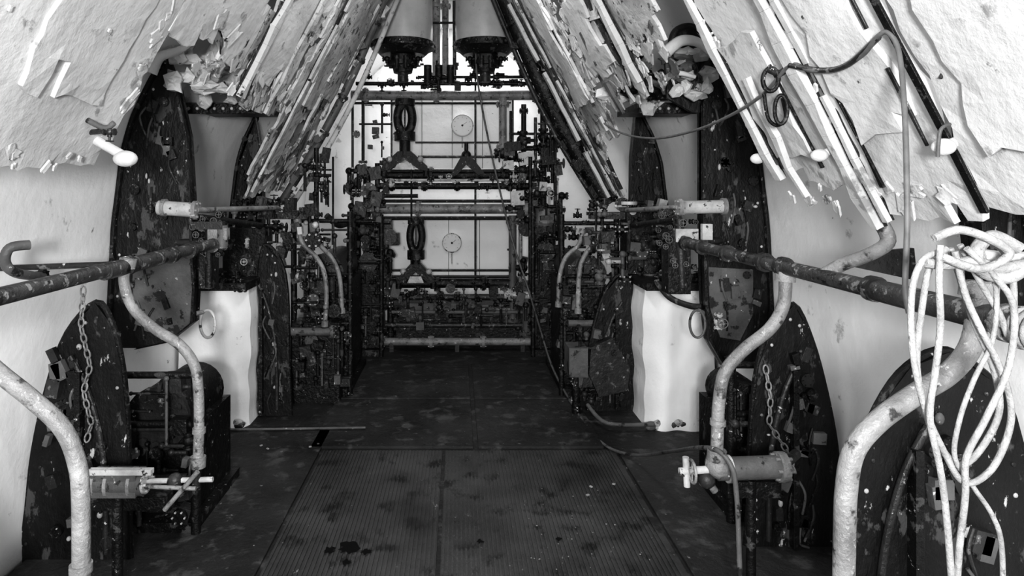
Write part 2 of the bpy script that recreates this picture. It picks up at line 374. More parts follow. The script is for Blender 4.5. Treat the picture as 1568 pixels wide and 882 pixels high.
group(1,[(1.05,1.49,1.56,2.9,.02,PANEL,.2),(1.54,1.88,1.53,2.9,.01,PANEL,.3),(1.99,2.42,1.62,2.9,.0,PANEL,.36),(2.10,2.34,1.72,2.12,.025,PANEL,.1),(1.60,1.82,1.75,2.5,.025,PANEL,.1),(1.1,1.4,1.7,2.6,.035,PANEL,.1)],
      [(2.22,1.6,2.0,.05,.03,.02,PANEL),(1.515,1.56,2.15,.035,.022,.008,BLACK,.003,0),(2.085,1.68,2.12,.03,.014,.008,BLACK,.003,.1),(2.355,1.7,2.12,.03,.014,.008,BLACK,.003,.1),(1.59,1.72,2.1,.035,.010,.006,DARK,.003,.1),(1.83,1.62,2.0,.035,.012,.008,BLACK,.003,.1)],  # thin black and dark battens stand in for shade in the panel gaps
      [(1.1,2.4,1.54,1.62,16,.035,W_),(2.36,2.44,1.8,2.3,10,.04,W_),(1.9,1.98,1.6,2.2,6,.03,W_)],
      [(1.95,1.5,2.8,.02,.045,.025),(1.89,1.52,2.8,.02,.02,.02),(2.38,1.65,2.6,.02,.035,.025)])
group(1,[(4.9,5.38,1.55,3.15,0,LINING,.3),(4.15,4.85,1.95,3.15,.02,LINING,.6),(3.3,4.1,2.07,3.1,0,LINING,.6),(2.75,3.25,2.2,2.9,.01,LINING,.6),(3.5,4.0,2.25,2.7,.04,PANEL,.5),(4.3,4.7,2.2,3.0,.05,PANEL,.5)],
      [(4.3,2.0,3.1,.04,.04,.02,PANEL),(3.75,2.05,3.0,.05,.06,.02,GREY),(3.45,2.15,3.1,.02,.05,.02,BLACK),(5.12,1.6,3.1,.02,.05,.02,BLACK),(4.88,1.6,3.1,.0,.05,.02,BLACK)],
      [(2.8,4.7,2.08,2.35,60,.07,M_),(4.5,5.3,1.65,2.8,70,.06,M_),(3.3,4.8,2.3,2.9,60,.09,M_)],
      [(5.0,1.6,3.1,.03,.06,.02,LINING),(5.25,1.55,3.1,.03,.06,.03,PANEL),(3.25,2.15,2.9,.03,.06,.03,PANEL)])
group(-1,[(4.75,5.38,1.58,3.15,0,LINING,.3),(4.25,4.74,1.55,3.1,.02,LINING,.6),(3.35,4.24,2.07,3.1,0,LINING,.5),(2.5,3.33,2.2,2.9,.0,PANEL,.5),(4.5,5.3,2.2,3.0,.04,LINING,.5),(3.4,4.1,2.2,2.9,.03,PANEL,.4)],
      [(5.3,1.9,3.1,.03,.06,.02),(4.9,1.7,2.6,.05,.07,.02),(3.9,2.07,3.0,.05,.05,.02)],
      [(2.8,4.5,2.1,2.35,44,.06,M_),(4.3,5.3,1.65,2.9,120,.08,M_),(3.3,4.3,2.2,2.9,30,.09,W_)],
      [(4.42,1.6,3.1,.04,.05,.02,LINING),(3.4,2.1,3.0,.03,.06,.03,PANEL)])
group(-1,[(1.2,2.5,1.68,2.9,0,PANEL,.2),(1.85,2.3,1.9,2.6,.015,PANEL,.1)],
      [],
      [(1.3,2.4,1.68,1.74,8,.03,W_),(2.4,2.5,1.9,2.3,8,.04,W_),(1.4,2.4,1.75,2.2,6,.02,W_)],
      [])

for side in (1,-1):
    b=B('roof_end_hoop'); 
    pts=[onp(side,5.46,z,.03+.05*math.sin((z-1.5)*2)) for z in (1.5,1.8,2.1,2.4,2.7,3.0,3.25)]
    b.tube(pts,.07 if side>0 else .035,BLACK if side>0 else GREY,seg=8)
    b.tube([p+Vector((-side*.1,.02,0)) for p in pts],.022,DARK if side>0 else LINING,seg=8)
    for p in pts: b.flange(p,(pts[1]-pts[0]),.09 if side>0 else .05,BLACK if side>0 else DARK,t=.02)
    for k in range(36):
        p=pts[0].lerp(pts[-1],R()); b.box(p+Vector((U(-.12,.06),U(-.05,.05),0)),(U(.03,.1),.06,U(.03,.12)),BLACK if side>0 else random.choice((LINING,PANEL,GREY)),(0,U(-1,1),0))
    b.done()

# ------------------------------------------------------------------ side rails and swan-neck pipes
b=B('side_rail_pipe')
b.cyl((-1.27,1.2,1.295),(-1.27,3.45,1.31),.026,RAIL,seg=20)
b.cyl((-1.27,2.35,1.298),(-1.27,2.95,1.305),.031,RAIL,seg=20)
for y in (1.75,2.52,2.9,3.1,3.4): b.flange((-1.27,y,1.302),(0,1,0),.037,DARK,t=.03,bolts=0)
b.cyl((-1.27,2.6,1.3),(-1.84,2.6,1.28),.012,DARK); b.cyl((-1.27,3.44,1.31),(-1.5,3.5,1.31),.02,DARK)
b.done()
b=B('side_rail_pipe')
b.cyl((1.2,1.1,1.306),(1.2,3.45,1.312),.026,RAIL,seg=20)
b.cyl((1.2,1.1,1.306),(1.2,1.9,1.308),.031,RAIL,seg=20)
for y in (1.88,2.4,2.55,2.9,3.2,3.42): b.flange((1.2,y,1.31),(0,1,0),.037,DARK,t=.03,bolts=0)
b.cyl((1.2,3.44,1.31),(1.45,3.6,1.31),.02,DARK)
b.tube([S(1345,335,2.05),S(1360,368,2.05),S(1335,388,2.05),S(1290,405,2.1),(1.2,2.15,1.31)],.022,PIPE)
b.prism(XZ([(1290,405),(1345,385),(1400,380),(1405,430)],2.1),2.1,2.12,DARK)
b.done()
def swan(pts,y,r=.021,m=PIPE):
    b=B('swan_neck_pipe'); P=[Vector(S(a,c,y)) for a,c in pts]
    b.tube(P,r,m,seg=14,n=8)
    b.flange(P[0]+(P[1]-P[0]).normalized()*.02,P[1]-P[0],r*1.6,m,t=.035,bolts=0); d=(P[-1]-P[-2]).normalized()
    b.flange(P[-1]-d*.02,d,r*1.5,m,t=.04,bolts=0); b.flange(P[-1]-d*.14,d,r*1.25,m,t=.02,bolts=0)
    return b.done()
swan([(197,395),(190,430),(203,470),(235,502),(275,528),(298,560),(304,600),(305,650),(303,715)],2.5,.0195)
swan([(-60,520),(0,572),(50,612),(95,655),(117,705),(124,770),(124,960)],1.55,.0205)
swan([(1203,415),(1200,465),(1180,502),(1140,535),(1110,570),(1101,615),(1099,655),(1097,705)],2.4,.0225)
swan([(1500,430),(1490,520),(1455,570),(1400,605),(1345,645),(1308,690),(1296,750),(1293,830),(1290,1000)],1.5,.0235)
swan([(455,335),(462,370),(485,395),(497,420),(500,460),(497,500)],4.7,.017,PIPE)
swan([(483,345),(488,372),(508,395),(520,425),(524,480)],4.9,.017,PIPE)
swan([(918,345),(912,370),(895,392),(887,420),(885,480)],4.7,.017,PIPE)
swan([(893,350),(886,375),(866,395),(857,425),(855,470)],4.9,.017,PIPE)
b=B('bent_drain_pipe'); b.tube([S(45,375,2.4),S(15,380,2.35),S(8,402,2.35),S(25,418,2.4),S(65,424,2.65)],.018,GREY,seg=12)
b.flange(S(65,424,2.65),(1,0,0),.03,BLACK); b.done()

# ------------------------------------------------------------------ valve cylinders at pipe feet
b=B('hydraulic_valve_cylinder')
y=2.45
b.cyl(S(1098,718,y),S(1195,715,y),.042,GREY,seg=24); b.cyl(S(1112,718,y),S(1118,718,y),.05,LIGHT,seg=24); b.flange(S(1196,715,y),(1,0,0),.055,PIPE,t=.03); b.cyl(S(1196,715,y),(1.4,2.7,.5),.02,DARK)
b.ball(S(1100,712,y),.05,PIPE); b.flange(S(1097,695,y),(0,0,1),.035,GREY)
b.cyl(S(1098,718,y),S(1040,722,y),.014,LIGHT); b.cyl(S(1050,700,y),S(1052,745,y),.012,LIGHT); b.wheel(S(1060,722,y-.03),(1,0,0),.04,PIPE)
b.ball(S(1082,735,y),.032,DARK); b.cyl(S(1082,735,y),S(1095,752,y),.014,PIPE); b.box(S(1150,745,y+.02),(.2,.06,.06),BLACK)
b.cyl(S(1150,735,y),(S(1150,735,y)[0],y,.0),.018,BLACK)
b.done()
b=B('hydraulic_valve_cylinder')
y=2.5
b.box(S(182,738,y),(.17,.09,.085),GREY); b.cyl(S(140,738,y),S(222,738,y),.05,GREY,seg=20); b.box(S(185,722,y-.03),(.24,.03,.02),LIGHT)
for u in (150,170,205): b.flange(S(u,738,y),(1,0,0),.056,PIPE,t=.012,bolts=0)
b.flange(S(222,737,y),(1,0,0),.045,LIGHT); b.cyl(S(222,737,y),S(326,734,y),.010,LIGHT); b.cyl(S(222,745,y-.03),S(300,748,y-.03),.008,PIPE)
b.cyl(S(252,781,y-.04),S(303,722,y-.04),.009,PIPE); b.cyl(S(303,700,y),S(300,745,y),.016,DARK); b.ball(S(268,736,y),.03,DARK)
b.box(S(200,765,y+.05),(.3,.08,.05),BLACK); b.cyl(S(180,760,y),(S(180,760,y)[0],y,0),.02,BLACK); b.wheel(S(296,716,y),(1,0,0),.035,DARK)
b.cyl(S(140,738,y),(-1.6,2.8,.45),.02,DARK)
b.done(bevel=.004)

def chain(pts,y,k=.022):
    b=B('hanging_chain'); P=[Vector(S(a,c,y)) for a,c in pts]
    Q=[]
    for i in range(len(P)-1):
        n=max(1,int((P[i+1]-P[i]).length/(k*1.35)))
        for j in range(n): Q.append(P[i].lerp(P[i+1],j/n))
    for i in range(len(Q)-1):
        c=(Q[i]+Q[i+1])/2; t=(Q[i+1]-Q[i]).normalized(); ax=t.cross(Vector((0,1,0))) if i%2 else Vector((0,1,0))
        ax=ax.normalized(); w=ax.cross(t)
        b.tube([c+t*k*.95*math.cos(6.283*j/12)+w*k*.5*math.sin(6.283*j/12) for j in range(12)],k*.17,PIPE,seg=6,closed=True,straight=True)
    return b.done()
chain([(128,440),(124,500),(138,560),(128,600),(140,650),(128,690)],2.72)
chain([(1172,560),(1180,610),(1178,650),(1205,690),(1222,735)],2.8)

# ------------------------------------------------------------------ dark machinery units
def clutter(b,x0,x1,y,z0,z1,n,k=.04,mm=(BLACK,BLACK,BLACK,DARK,DARK,GREY)):
    for i in range(n):
        c=(U(x0,x1),y+U(-.05,.05),U(z0,z1)); r_=R(); m=random.choice(mm); s_=k*U(.5,1.3)
        if r_<.2: b.valve(c,random.choice(((1,0,0),(0,0,1))),s_,m,random.choice(mm),random.choice(((0,-1,0),(0,0,1),(1,0,0))))
        elif r_<.45: b.box(c,(s_*U(.8,2),s_*1.5,s_*U(.8,2.2)),m,(0,U(-.3,.3),0))
        elif r_<.6: b.flange(c,random.choice(((1,0,0),(0,1,0),(0,0,1))),s_,m,t=s_*.4,bm=random.choice((LIGHT,DARK,DARK)))
        elif r_<.8: 
            l=U(.08,.3); b.cyl(c,(c[0],c[1],max(z0,c[2]-l)),s_*.25,m,seg=8); b.ball(c,s_*.45,m)
        else:
            l=U(.05,.2); b.cyl(c,(min(x1,c[0]+l),c[1],c[2]),s_*.25,m,seg=8); b.ball(c,s_*.4,m)
def unit(name,x0,x1,y0,y1,z1,n):
    b=B(name); cx=(x0+x1)/2
    b.box((cx,(y0+y1)/2+.04,z1*.3),(abs(x1-x0)*.8,(y1-y0)*.8,z1*.6),BLACK)
    b.cyl((cx,y0+.08,z1*.66),(cx,y1-.05,z1*.66),abs(x1-x0)*.34,BLACK,seg=24)
    b.flange((cx,y0+.08,z1*.66),(0,1,0),abs(x1-x0)*.36,DARK,t=.03,bolts=12,bm=DARK)
    b.box((cx,(y0+y1)/2,.03),(abs(x1-x0),(y1-y0),.06),BLACK)
    for xx in (x0,x1): b.cyl((xx,y0,0),(xx,y0,z1),.022,BLACK)
    for zz in (z1*.35,z1*.66,z1*.95): b.cyl((x0,y0,zz),(x1,y0,zz),.016,BLACK)
    clutter(b,min(x0,x1),max(x0,x1),y0-.02,.08,z1,n)
    return b.done(bevel=.004)
unit('pump_unit',-1.62,-1.2,3.0,3.6,.78,36)
unit('pump_unit',1.3,1.6,3.1,3.6,.8,26)
unit('auxiliary_engine',-1.25,-.82,5.0,5.9,1.42,90)
unit('auxiliary_engine',.8,1.22,5.0,5.9,1.40,90)
unit('auxiliary_engine',-.98,-.72,6.2,6.8,1.35,60)
unit('auxiliary_engine',.72,.98,6.2,6.8,1.5,60)
def gear(side):
    b=B('frame_operating_gear')
    if side<0:
        y=3.42
        b.cyl(S(243,318,y),S(300,322,y),.038,LIGHT,seg=20); b.flange(S(300,322,y),(1,0,0),.05,PIPE); b.flange(S(252,318,y),(1,0,0),.046,PIPE,bolts=0)
        b.cyl(S(300,322,y),S(425,318,4.6),.016,PIPE); b.cyl(S(300,332,y),S(400,345,4.4),.018,BLACK)
        b.box(S(320,345,y),(.16,.06,.04),DARK); b.box(S(320,400,3.5),(.07,.1,.28),BLACK); b.cyl(S(320,350,y),S(320,440,y),.02,BLACK)
        b.box(S(335,358,y),(.1,.05,.06),PIPE); b.cyl(S(340,345,y),S(340,380,y),.03,GREY)
        for k in range(16): b.valve(S(U(300,350),U(325,395),3.45),(1,0,0),U(.02,.035),random.choice((BLACK,DARK,BLACK)),GREY,(0,-1,0))
        b.box(S(380,400,4.75),(.3,.2,.5),BLACK); b.box(S(420,330,4.8),(.5,.1,.05),DARK)
        clutter(b,-1.62,-1.0,4.7,.95,1.5,90,.05,(BLACK,BLACK,DARK,GREY,BLACK,LIGHT)); clutter(b,-1.22,-1.0,5.2,1.45,1.9,24,.045,(BLACK,)); b.cyl((-1.12,5.2,1.3),(-1.12,5.2,1.92),.02,BLACK)
        b.ring(S(318,496,3.55),(0.2,1,0),.045,.008,LIGHT,R2=.075)
        b.cyl(S(300,480,3.5),S(310,478,3.53),.012,PIPE)
    else:
        y=3.5
        b.cyl(S(1112,316,y),S(1040,318,y),.036,LIGHT,seg=20); b.flange(S(1040,318,y),(1,0,0),.05,PIPE); b.flange(S(1108,316,y),(1,0,0),.046,PIPE,bolts=0)
        b.cyl(S(1040,318,y),S(960,322,4.6),.016,PIPE); b.cyl(S(1040,335,y),S(970,345,4.4),.018,BLACK)
        b.box(S(1035,400,3.55),(.12,.12,.34),BLACK); b.cyl(S(1040,335,y),S(1045,440,y),.024,DARK); b.box(S(1050,360,y),(.12,.05,.07),LIGHT)
        b.box(S(1082,355,3.3),(.05,.03,.08),LIGHT)
        for k in range(18): b.valve(S(U(1005,1070),U(325,410),3.5),(1,0,0),U(.02,.04),random.choice((BLACK,DARK,BLACK)),GREY,(0,-1,0))
        b.box(S(990,370,4.8),(.34,.2,.45),BLACK); b.box(S(955,330,4.8),(.5,.1,.05),DARK)
        clutter(b,.95,1.5,4.7,.95,1.5,80,.05,(BLACK,BLACK,DARK,GREY,BLACK,LIGHT))
        b.ring(S(1068,496,3.55),(0.2,1,0),.04,.007,GREY,R2=.075); b.cyl(S(1080,480,3.6),S(1070,476,3.55),.012,PIPE)
        b.valve(S(1100,492,3.55),(0,0,1),.05,LIGHT,PIPE,(0,-1,0))
        b.tube([S(1005,430,3.9),S(1025,455,3.8),S(1055,468,3.65),S(1075,470,3.6)],.018,DARK)
    return b.done(bevel=.003)
gear(-1); gear(1)
b=B('slanted_gear_cover'); b.prism(XZ([(903,530),(935,515),(962,560),(958,595),(915,605),(900,570)],4.6),4.55,4.62,DARK); b.box(S(882,550,4.6),(.13,.2,.2),GREY); b.cyl(S(882,568,4.6),(S(882,568,4.6)[0],4.6,0),.03,BLACK)
b.tube([S(900,620,4.5),S(930,648,4.3),S(1000,650,4.3)],.014,GREY); clutter(b,.8,1.15,4.6,.1,.6,30,.04); b.done(bevel=.004)
b=B('lower_valve_group'); clutter(b,-1.2,-.85,4.8,.15,.8,40,.045); b.box((-1.05,4.95,.3),(.35,.2,.6),BLACK)
b.cyl(S(430,508,4.7),S(510,508,4.7),.03,GREY); b.flange(S(510,508,4.7),(1,0,0),.05,GREY); b.done(bevel=.004)
b=B('lower_valve_group'); clutter(b,.78,1.1,4.85,.3,.9,34,.045); b.cyl(S(870,495,4.75),S(950,495,4.75),.025,GREY); b.box((1.05,5.0,.3),(.3,.2,.6),BLACK); b.done(bevel=.004)

# ------------------------------------------------------------------ central machinery
Y=6.6
b=B('cross_compartment_machinery')
def H(v,u0,u1,r,m,y=Y,fl=()):
    b.cyl(S(u0,v,y),S(u1,v,y),r*y/1000,m,seg=14)
    for u in fl: b.flange(S(u,v,y),(1,0,0),r*1.6*y/1000,m,t=.03,bolts=6)
def V(u,v0,v1,r,m,y=Y,fl=()):
    b.cyl(S(u,v0,y),S(u,v1,y),r*y/1000,m,seg=12)
    for v in fl: b.flange(S(u,v,y),(0,0,1),r*1.7*y/1000,m,t=.03,bolts=6)
H(128,545,840,3,DARK,fl=(600,700,790)); H(118,640,832,2.5,BLACK,6.5,fl=(680,760)); H(146,538,836,7.5,PIPE,6.7,fl=(560,668,820))
H(158,540,780,2,BLACK,6.75); H(218,636,782,1.6,DARK,6.9); H(240,640,790,2,DARK,6.8); H(190,550,600,1.5,BLACK,6.7); H(205,780,850,2,BLACK,6.5); H(228,785,850,3,BLACK,6.5)
H(268,578,832,8,BLACK,fl=(590,660,730,770,820)); H(285,578,815,5,BLACK,6.5,fl=(600,650,700,780)); H(276,590,800,2,LIGHT,6.45)
H(262,598,780,3,BLACK,6.55)
H(320,568,822,7.5,PIPE,6.5,fl=(580,640,805)); H(300,575,640,3,BLACK); H(308,570,830,2.5,BLACK,6.6); H(334,585,790,3,BLACK,6.6)
H(434,598,802,7,BLACK,fl=(610,670,740,790)); H(455,588,832,5,DARK,6.5,fl=(600,700,780)); H(452,772,832,6,LIGHT,6.45,fl=(780,820)); H(424,600,780,2.5,BLACK,6.6); H(414,600,780,1.8,BLACK,6.6)
b.box(S(700,490,6.7),(1.3,.3,.36),BLACK); b.box(S(660,470,6.5),(.5,.05,.08),GREY); b.box(S(760,476,6.5),(.3,.05,.06),PIPE)
H(478,600,800,3,GREY,6.45); H(498,590,800,4,DARK,6.45)
for k in range(10): b.box(S(605+k*21,490,6.52),(.03,.03,.2),DARK)
for u in range(590,830,11):
    b.valve(S(u+U(-4,4),U(270,290),6.42),(1,0,0),U(.02,.05),random.choice((BLACK,BLACK,DARK,LIGHT)),random.choice((BLACK,LIGHT)),random.choice(((0,-1,0),(0,0,-1),(0,0,1))))
    b.valve(S(u+U(-4,4),U(432,470),6.42),(1,0,0),U(.02,.05),random.choice((BLACK,BLACK,DARK)),random.choice((BLACK,GREY)),random.choice(((0,-1,0),(0,0,-1),(0,0,1))))
clutter(b,-.65,.65,6.42,.25,.62,60,.05,(BLACK,DARK,DARK,GREY,BLACK))
b.done(bevel=.003)
b=B('cross_floor_pipe'); H(523,580,825,6,PIPE,6.4,fl=(585,660,740,820))
for u in (600,700,800): p=S(u,523,6.4); b.box((p[0],6.4,p[2]/2),(.04,.06,p[2]),DARK)
b.done()
b=B('machinery_support_frame')
for (u,v0,v1,r,m,y) in ((562,255,520,6,BLACK,6.6),(578,250,480,4,BLACK,6.5),(556,150,250,2.5,BLACK,6.7),(590,335,450,3,DARK,6.7),(785,330,500,6,GREY,6.5),(797,330,440,3,PIPE,6.5),
    (802,160,300,4,BLACK,6.6),(832,160,430,5,BLACK,6.6),(820,180,330,2.5,DARK,6.5),(770,150,235,6,PIPE,6.6),(782,170,240,2,BLACK,6.5),(728,60,440,1.6,DARK,6.7),(510,240,340,1.6,BLACK,6.2),
    (668,0,125,6,PIPE,6.6),(682,0,130,5,PIPE,6.7),(696,0,130,3,DARK,6.7),(645,0,70,2,BLACK,6.4),(850,200,330,2.5,BLACK,6.4),(843,190,240,2,BLACK,6.3),(540,160,330,2,DARK,6.5),
    (806,430,520,7,GREY,6.5),(598,430,520,5,BLACK,6.5),(630,255,430,1.5,BLACK,6.45),(568,340,520,7,BLACK,6.7),(545,330,520,8,BLACK,6.7),(822,335,520,7,BLACK,6.7),(845,330,520,6,BLACK,6.7),(812,240,440,3,BLACK,6.4)):
    V(u,v0,v1,r,m,y,fl=(v0+10,v1-10) if r>3 else ())
for u in (562,832): p=S(u,520,6.6); b.box((p[0],6.6,p[2]/2),(.12,.14,p[2]),BLACK)
H(35,638,748,1.8,BLACK,6.5)
for (u,v) in ((562,265),(575,300),(560,340),(575,400),(800,260),(832,275),(815,300),(800,330),(835,360),(828,400),(800,410),(560,430),(785,240),(800,215),(832,210),(770,235),(850,215),(545,290),(590,250),(845,250),(860,300)):
    b.valve(S(u,v,6.5),(0,0,1) if R()<.5 else (1,0,0),U(.06,.11),random.choice((BLACK,BLACK,DARK)),random.choice((BLACK,DARK,GREY)),random.choice(((0,-1,0),(1,0,0),(-1,0,0),(0,0,1))))
b.cyl(S(834,345,6.35),S(834,315,6.35),.09,PIPE,seg=24); b.flange(S(834,318,6.35),(0,0,1),.11,GREY); b.flange(S(834,343,6.35),(0,0,1),.11,GREY)
b.tube([S(500,330,6.0),S(520,345,6.1),S(545,335,6.3),S(560,330,6.5)],.03,DARK)
clutter(b,-1.1,-.7,6.45,1.35,1.8,34,.07); clutter(b,.5,1.0,6.45,1.2,2.1,64,.07,(BLACK,BLACK,DARK,LIGHT,BLACK)); clutter(b,-1.1,-.65,6.45,.4,1.35,70,.07)
clutter(b,.6,1.05,6.45,.2,1.2,60,.07); clutter(b,-1.0,-.7,6.5,1.8,2.5,12,.04)
b.done(bevel=.003)
b=B('overhead_valve_manifold')
for u in range(560,841,20): b.valve(S(u+U(-5,5),U(116,132),6.5),(1,0,0),U(.03,.05),BLACK,random.choice((BLACK,GREY)),random.choice(((0,0,-1),(0,-1,0),(0,0,1))))
for u in (655,672,690): b.cyl(S(u,100,6.5),S(u,128,6.5),.04,BLACK)
b.cyl(S(545,128,6.5),S(840,128,6.5),.018,BLACK)
clutter(b,-.6,.7,6.5,2.58,2.9,34,.045,(BLACK,))
b.done()
def yoke(u,v,w,h,vb,y=6.38):
    b=B('slotted_crosshead_yoke'); k=y/1000
    b.ring(S(u,v,y),(0,1,0),w*.66*k,w*.40*k,BLACK,R2=h*.85*k,seg=10,n=28)
    b.box(S(u,v,y+.01),(w*.16*k,.02,h*1.3*k),BLACK)
    b.cyl(S(u,v-h-2,y),S(u,v-h+8,y),w*.9*k,BLACK); b.cyl(S(u,v+h-6,y),S(u,v+h+8,y),w*.95*k,BLACK)
    b.cyl(S(u,v+h+4,y),S(u,vb-18,y),w*.5*k,BLACK)
    b.prism(XZ([(u-w*.6,vb-26),(u+w*.6,vb-26),(u+w*2.0,vb-4),(u+w*2.1,vb+4),(u+w*1.3,vb+2),(u,vb-14),(u-w*1.3,vb+2),(u-w*2.1,vb+4),(u-w*2.0,vb-4)],y),y-.05,y+.05,BLACK)
    for s_ in (-1,1): b.ball(S(u+s_*w*1.4,vb-14,y-.05),.03,LIGHT); b.cyl(S(u+s_*w*1.9,vb,y),S(u+s_*w*1.9,vb+12,y),.03,BLACK)
    b.prism(XZ([(u-w*.6,vb-8),(u+w*.6,vb-8),(u+w*.9,vb+2),(u-w*.9,vb+2)],y),y-.07,y-.05,LIGHT)
    return b.done(bevel=.004)
yoke(620,181,17,27,258); yoke(637,362,14,27,430)
b=B('small_crosshead_bracket'); b.prism(XZ([(706,240),(722,240),(742,266),(732,268),(714,252),(700,268),(690,268)],6.45),6.4,6.5,BLACK); b.ball(S(714,238,6.45),.05,BLACK); b.cyl(S(714,238,6.45),S(714,218,6.45),.02,BLACK); b.done()
def panel(u0,v0,u1,v1,y,name='white_instrument_board'):
    b=B(name); p=S(u0,v0,y); q=S(u1,v1,y)
    b.box(((p[0]+q[0])/2,y,(p[2]+q[2])/2),(q[0]-p[0],.03,p[2]-q[2]),WHITE)
    for k in range(1,4):
        x=p[0]+(q[0]-p[0])*k/4; b.box((x,y-.018,(p[2]+q[2])/2),(.006,.008,p[2]-q[2]),GREY)
    for xx in (p[0]+.03,q[0]-.03):
        for zz in (p[2]-.04,(p[2]+q[2])/2,q[2]+.04): b.ball((xx,y-.02,zz),.012,DARK)
    for xx in (p[0],q[0]): b.box((xx,y-.01,(p[2]+q[2])/2),(.02,.05,p[2]-q[2]),DARK)
    return b.done()
panel(592,336,782,428,7.1); panel(600,152,785,258,7.2)
def gauge(u,v,r,y):
    b=B('pressure_gauge'); k=r*y/1000; c=Vector(S(u,v,y))
    b.cyl(c,c+Vector((0,.06,0)),k,LIGHT,seg=32); b.cyl(c-Vector((0,.004,0)),c,k*.9,DIAL,seg=32); b.ring(c,(0,1,0),k*.97,k*.04,LIGHT,n=32)
    for i in range(9):
        a=math.radians(-40+i*32.5); d=Vector((math.cos(a),0,math.sin(a))); b.cyl(c+d*k*.68-Vector((0,.006,0)),c+d*k*.78-Vector((0,.006,0)),.002,GREY,seg=5)
    b.cyl(c-Vector((0,.01,0)),c+Vector((k*.4,-.01,k*.3)),.002,GREY,seg=5); b.ball(c-Vector((0,.01,0)),.012,DARK)
    b.cyl(c+Vector((0,.03,-k)),c+Vector((0,.03,-k-.12)),.008,LIGHT)
    return b.done()
gauge(708,192,17,7.13); gauge(692,372,15,7.03)
for (u0,u1) in ((570,664),(696,790)):
    b=B('overhead_tank'); y=6.1; k=y/1000; c=Vector(S((u0+u1)/2,0,y)); r=(u1-u0)/2*k
    zt=3.42; zb=S(0,66,y)[2]
    b.cyl((c.x,y,zb),(c.x,y,zt),r*.97,TANK,seg=40); b.cyl((c.x,y,zb-.06),(c.x,y,zb),r*1.02,BLACK,seg=40); b.cyl((c.x,y,zb-.12),(c.x,y,zb-.05),r*.72,BLACK,r2=r*.98,seg=40)
    for i in range(20):
        a=6.283*i/20; b.ball((c.x+r*1.02*math.cos(a),y+r*1.02*math.sin(a),zb-.03),.016,DARK,a=6,b=4)
    b.cyl((c.x,y,zb-.12),(c.x,y,S(0,112,y)[2]),r*.42,BLACK,r2=r*.3); b.flange((c.x,y,S(0,98,y)[2]),(0,0,1),r*.5,BLACK,t=.04); b.cyl((c.x,y,S(0,110,y)[2]),(c.x,y,S(0,126,y)[2]),.05,DARK)
    for s_ in (-1,1): b.valve((c.x+s_*r*.5,y-.05,S(0,92,y)[2]),(1,0,0),.05,BLACK,DARK,(0,0,-1)); b.cyl((c.x+s_*.04,y-.2,S(0,92,y)[2]),(c.x+s_*.04,y-.2,S(0,110,y)[2]),.02,BLACK)
    b.done()

# ------------------------------------------------------------------ cables, hook and rope
b=B('trailing_electric_cable')
b.tube([S(727,-30,6.0),S(728,60,6.0),S(731,120,6.0),S(745,200,6.0),S(765,290,6.0),S(785,370,5.95),S(808,440,5.9),S(826,500,5.7),S(845,560,5.3),S(868,605,4.9),S(897,650,4.4),S(930,684,4.0),S(975,697,3.72),S(1030,691,3.1),S(1085,686,2.42),S(1118,710,2.3),S(1128,760,2.3),S(1132,850,2.3),S(1136,980,2.3)],.009,GREY,seg=8)
b.done()
b=B('overhead_electric_cable')
b.tube([S(896,150,4.7),S(915,180,4.4),S(950,203,4.0),S(1000,212,3.4),S(1060,201,2.8),S(1120,176,2.35),S(1170,143,2.1),S(1210,100,1.95),S(1240,108,1.85),S(1280,106,1.75),S(1320,85,1.62),S(1343,57,1.55),S(1360,50,1.52),S(1376,78,1.5),S(1384,150,1.45),S(1388,250,1.4),S(1389,350,1.38),S(1386,440,1.38),S(1392,480,1.37)],.006,CABLE,seg=8)
b.tube([S(1170,143,2.1),S(1176,180,2.1),S(1190,192,2.08),S(1203,180,2.08),S(1198,150,2.08)],.006,BLACK,seg=8)
b.tube([S(1210,100,1.94),S(1260,108,1.8),S(1300,98,1.68),S(1345,57,1.55)],.008,DARK,seg=8)
b.done()
b=B('shackle_and_hook'); y=2.02
b.ring(S(1180,122,y),(0.3,1,0),.022,.007,BLACK,R2=.036); b.ring(S(1196,168,y),(0.6,1,0),.018,.006,BLACK,R2=.045)
b.tube([S(1175,105,y),S(1195,112,y),S(1215,98,y),S(1240,125,y+.04),S(1255,130,y+.06)],.011,DARK); b.ball(S(1210,103,y),.022,DARK)
b.tube([S(1240,95,2.08),S(1245,115,2.05),S(1235,135,2.08)],.014,LINING); b.done()
b=B('coiled_rope')
def rp(pts,dy=0,r=.0058,y=1.22): b.tube([S(p[0],p[1],y+dy+(p[2] if len(p)>2 else 0)) for p in pts],r,ROPE,seg=8,n=8)
rp([(1440,385),(1412,400),(1396,450),(1398,540),(1415,620),(1440,680),(1475,738),(1515,722),(1542,670),(1548,620),(1530,560),(1500,500),(1478,450),(1462,385)],0)
rp([(1450,380),(1425,405),(1412,470),(1404,560),(1420,640),(1445,690),(1470,712),(1500,690),(1530,630),(1520,560),(1490,490),(1468,420),(1455,380)],.02)
rp([(1440,375),(1438,430),(1440,500),(1432,570),(1424,640),(1440,720),(1450,800),(1458,900),(1462,960)],-.02)
rp([(1470,375),(1500,430),(1530,480),(1548,520),(1552,440),(1540,390),(1515,370)],.02)
rp([(1480,380),(1520,420),(1552,470),(1545,560),(1510,640),(1480,700),(1478,760),(1468,850),(1462,960)],-.01)
rp([(1500,385),(1525,440),(1520,520),(1492,580),(1470,640),(1462,700),(1490,745),(1520,790),(1534,840),(1536,960)],.01,.0045)
for k in range(5): b.ring((1.2-.0,1.30+k*.018,1.306),(0,1,.1),.041,.0075,ROPE)
rp([(1415,402),(1450,405),(1490,400),(1530,410),(1568,405)],.0,.010)
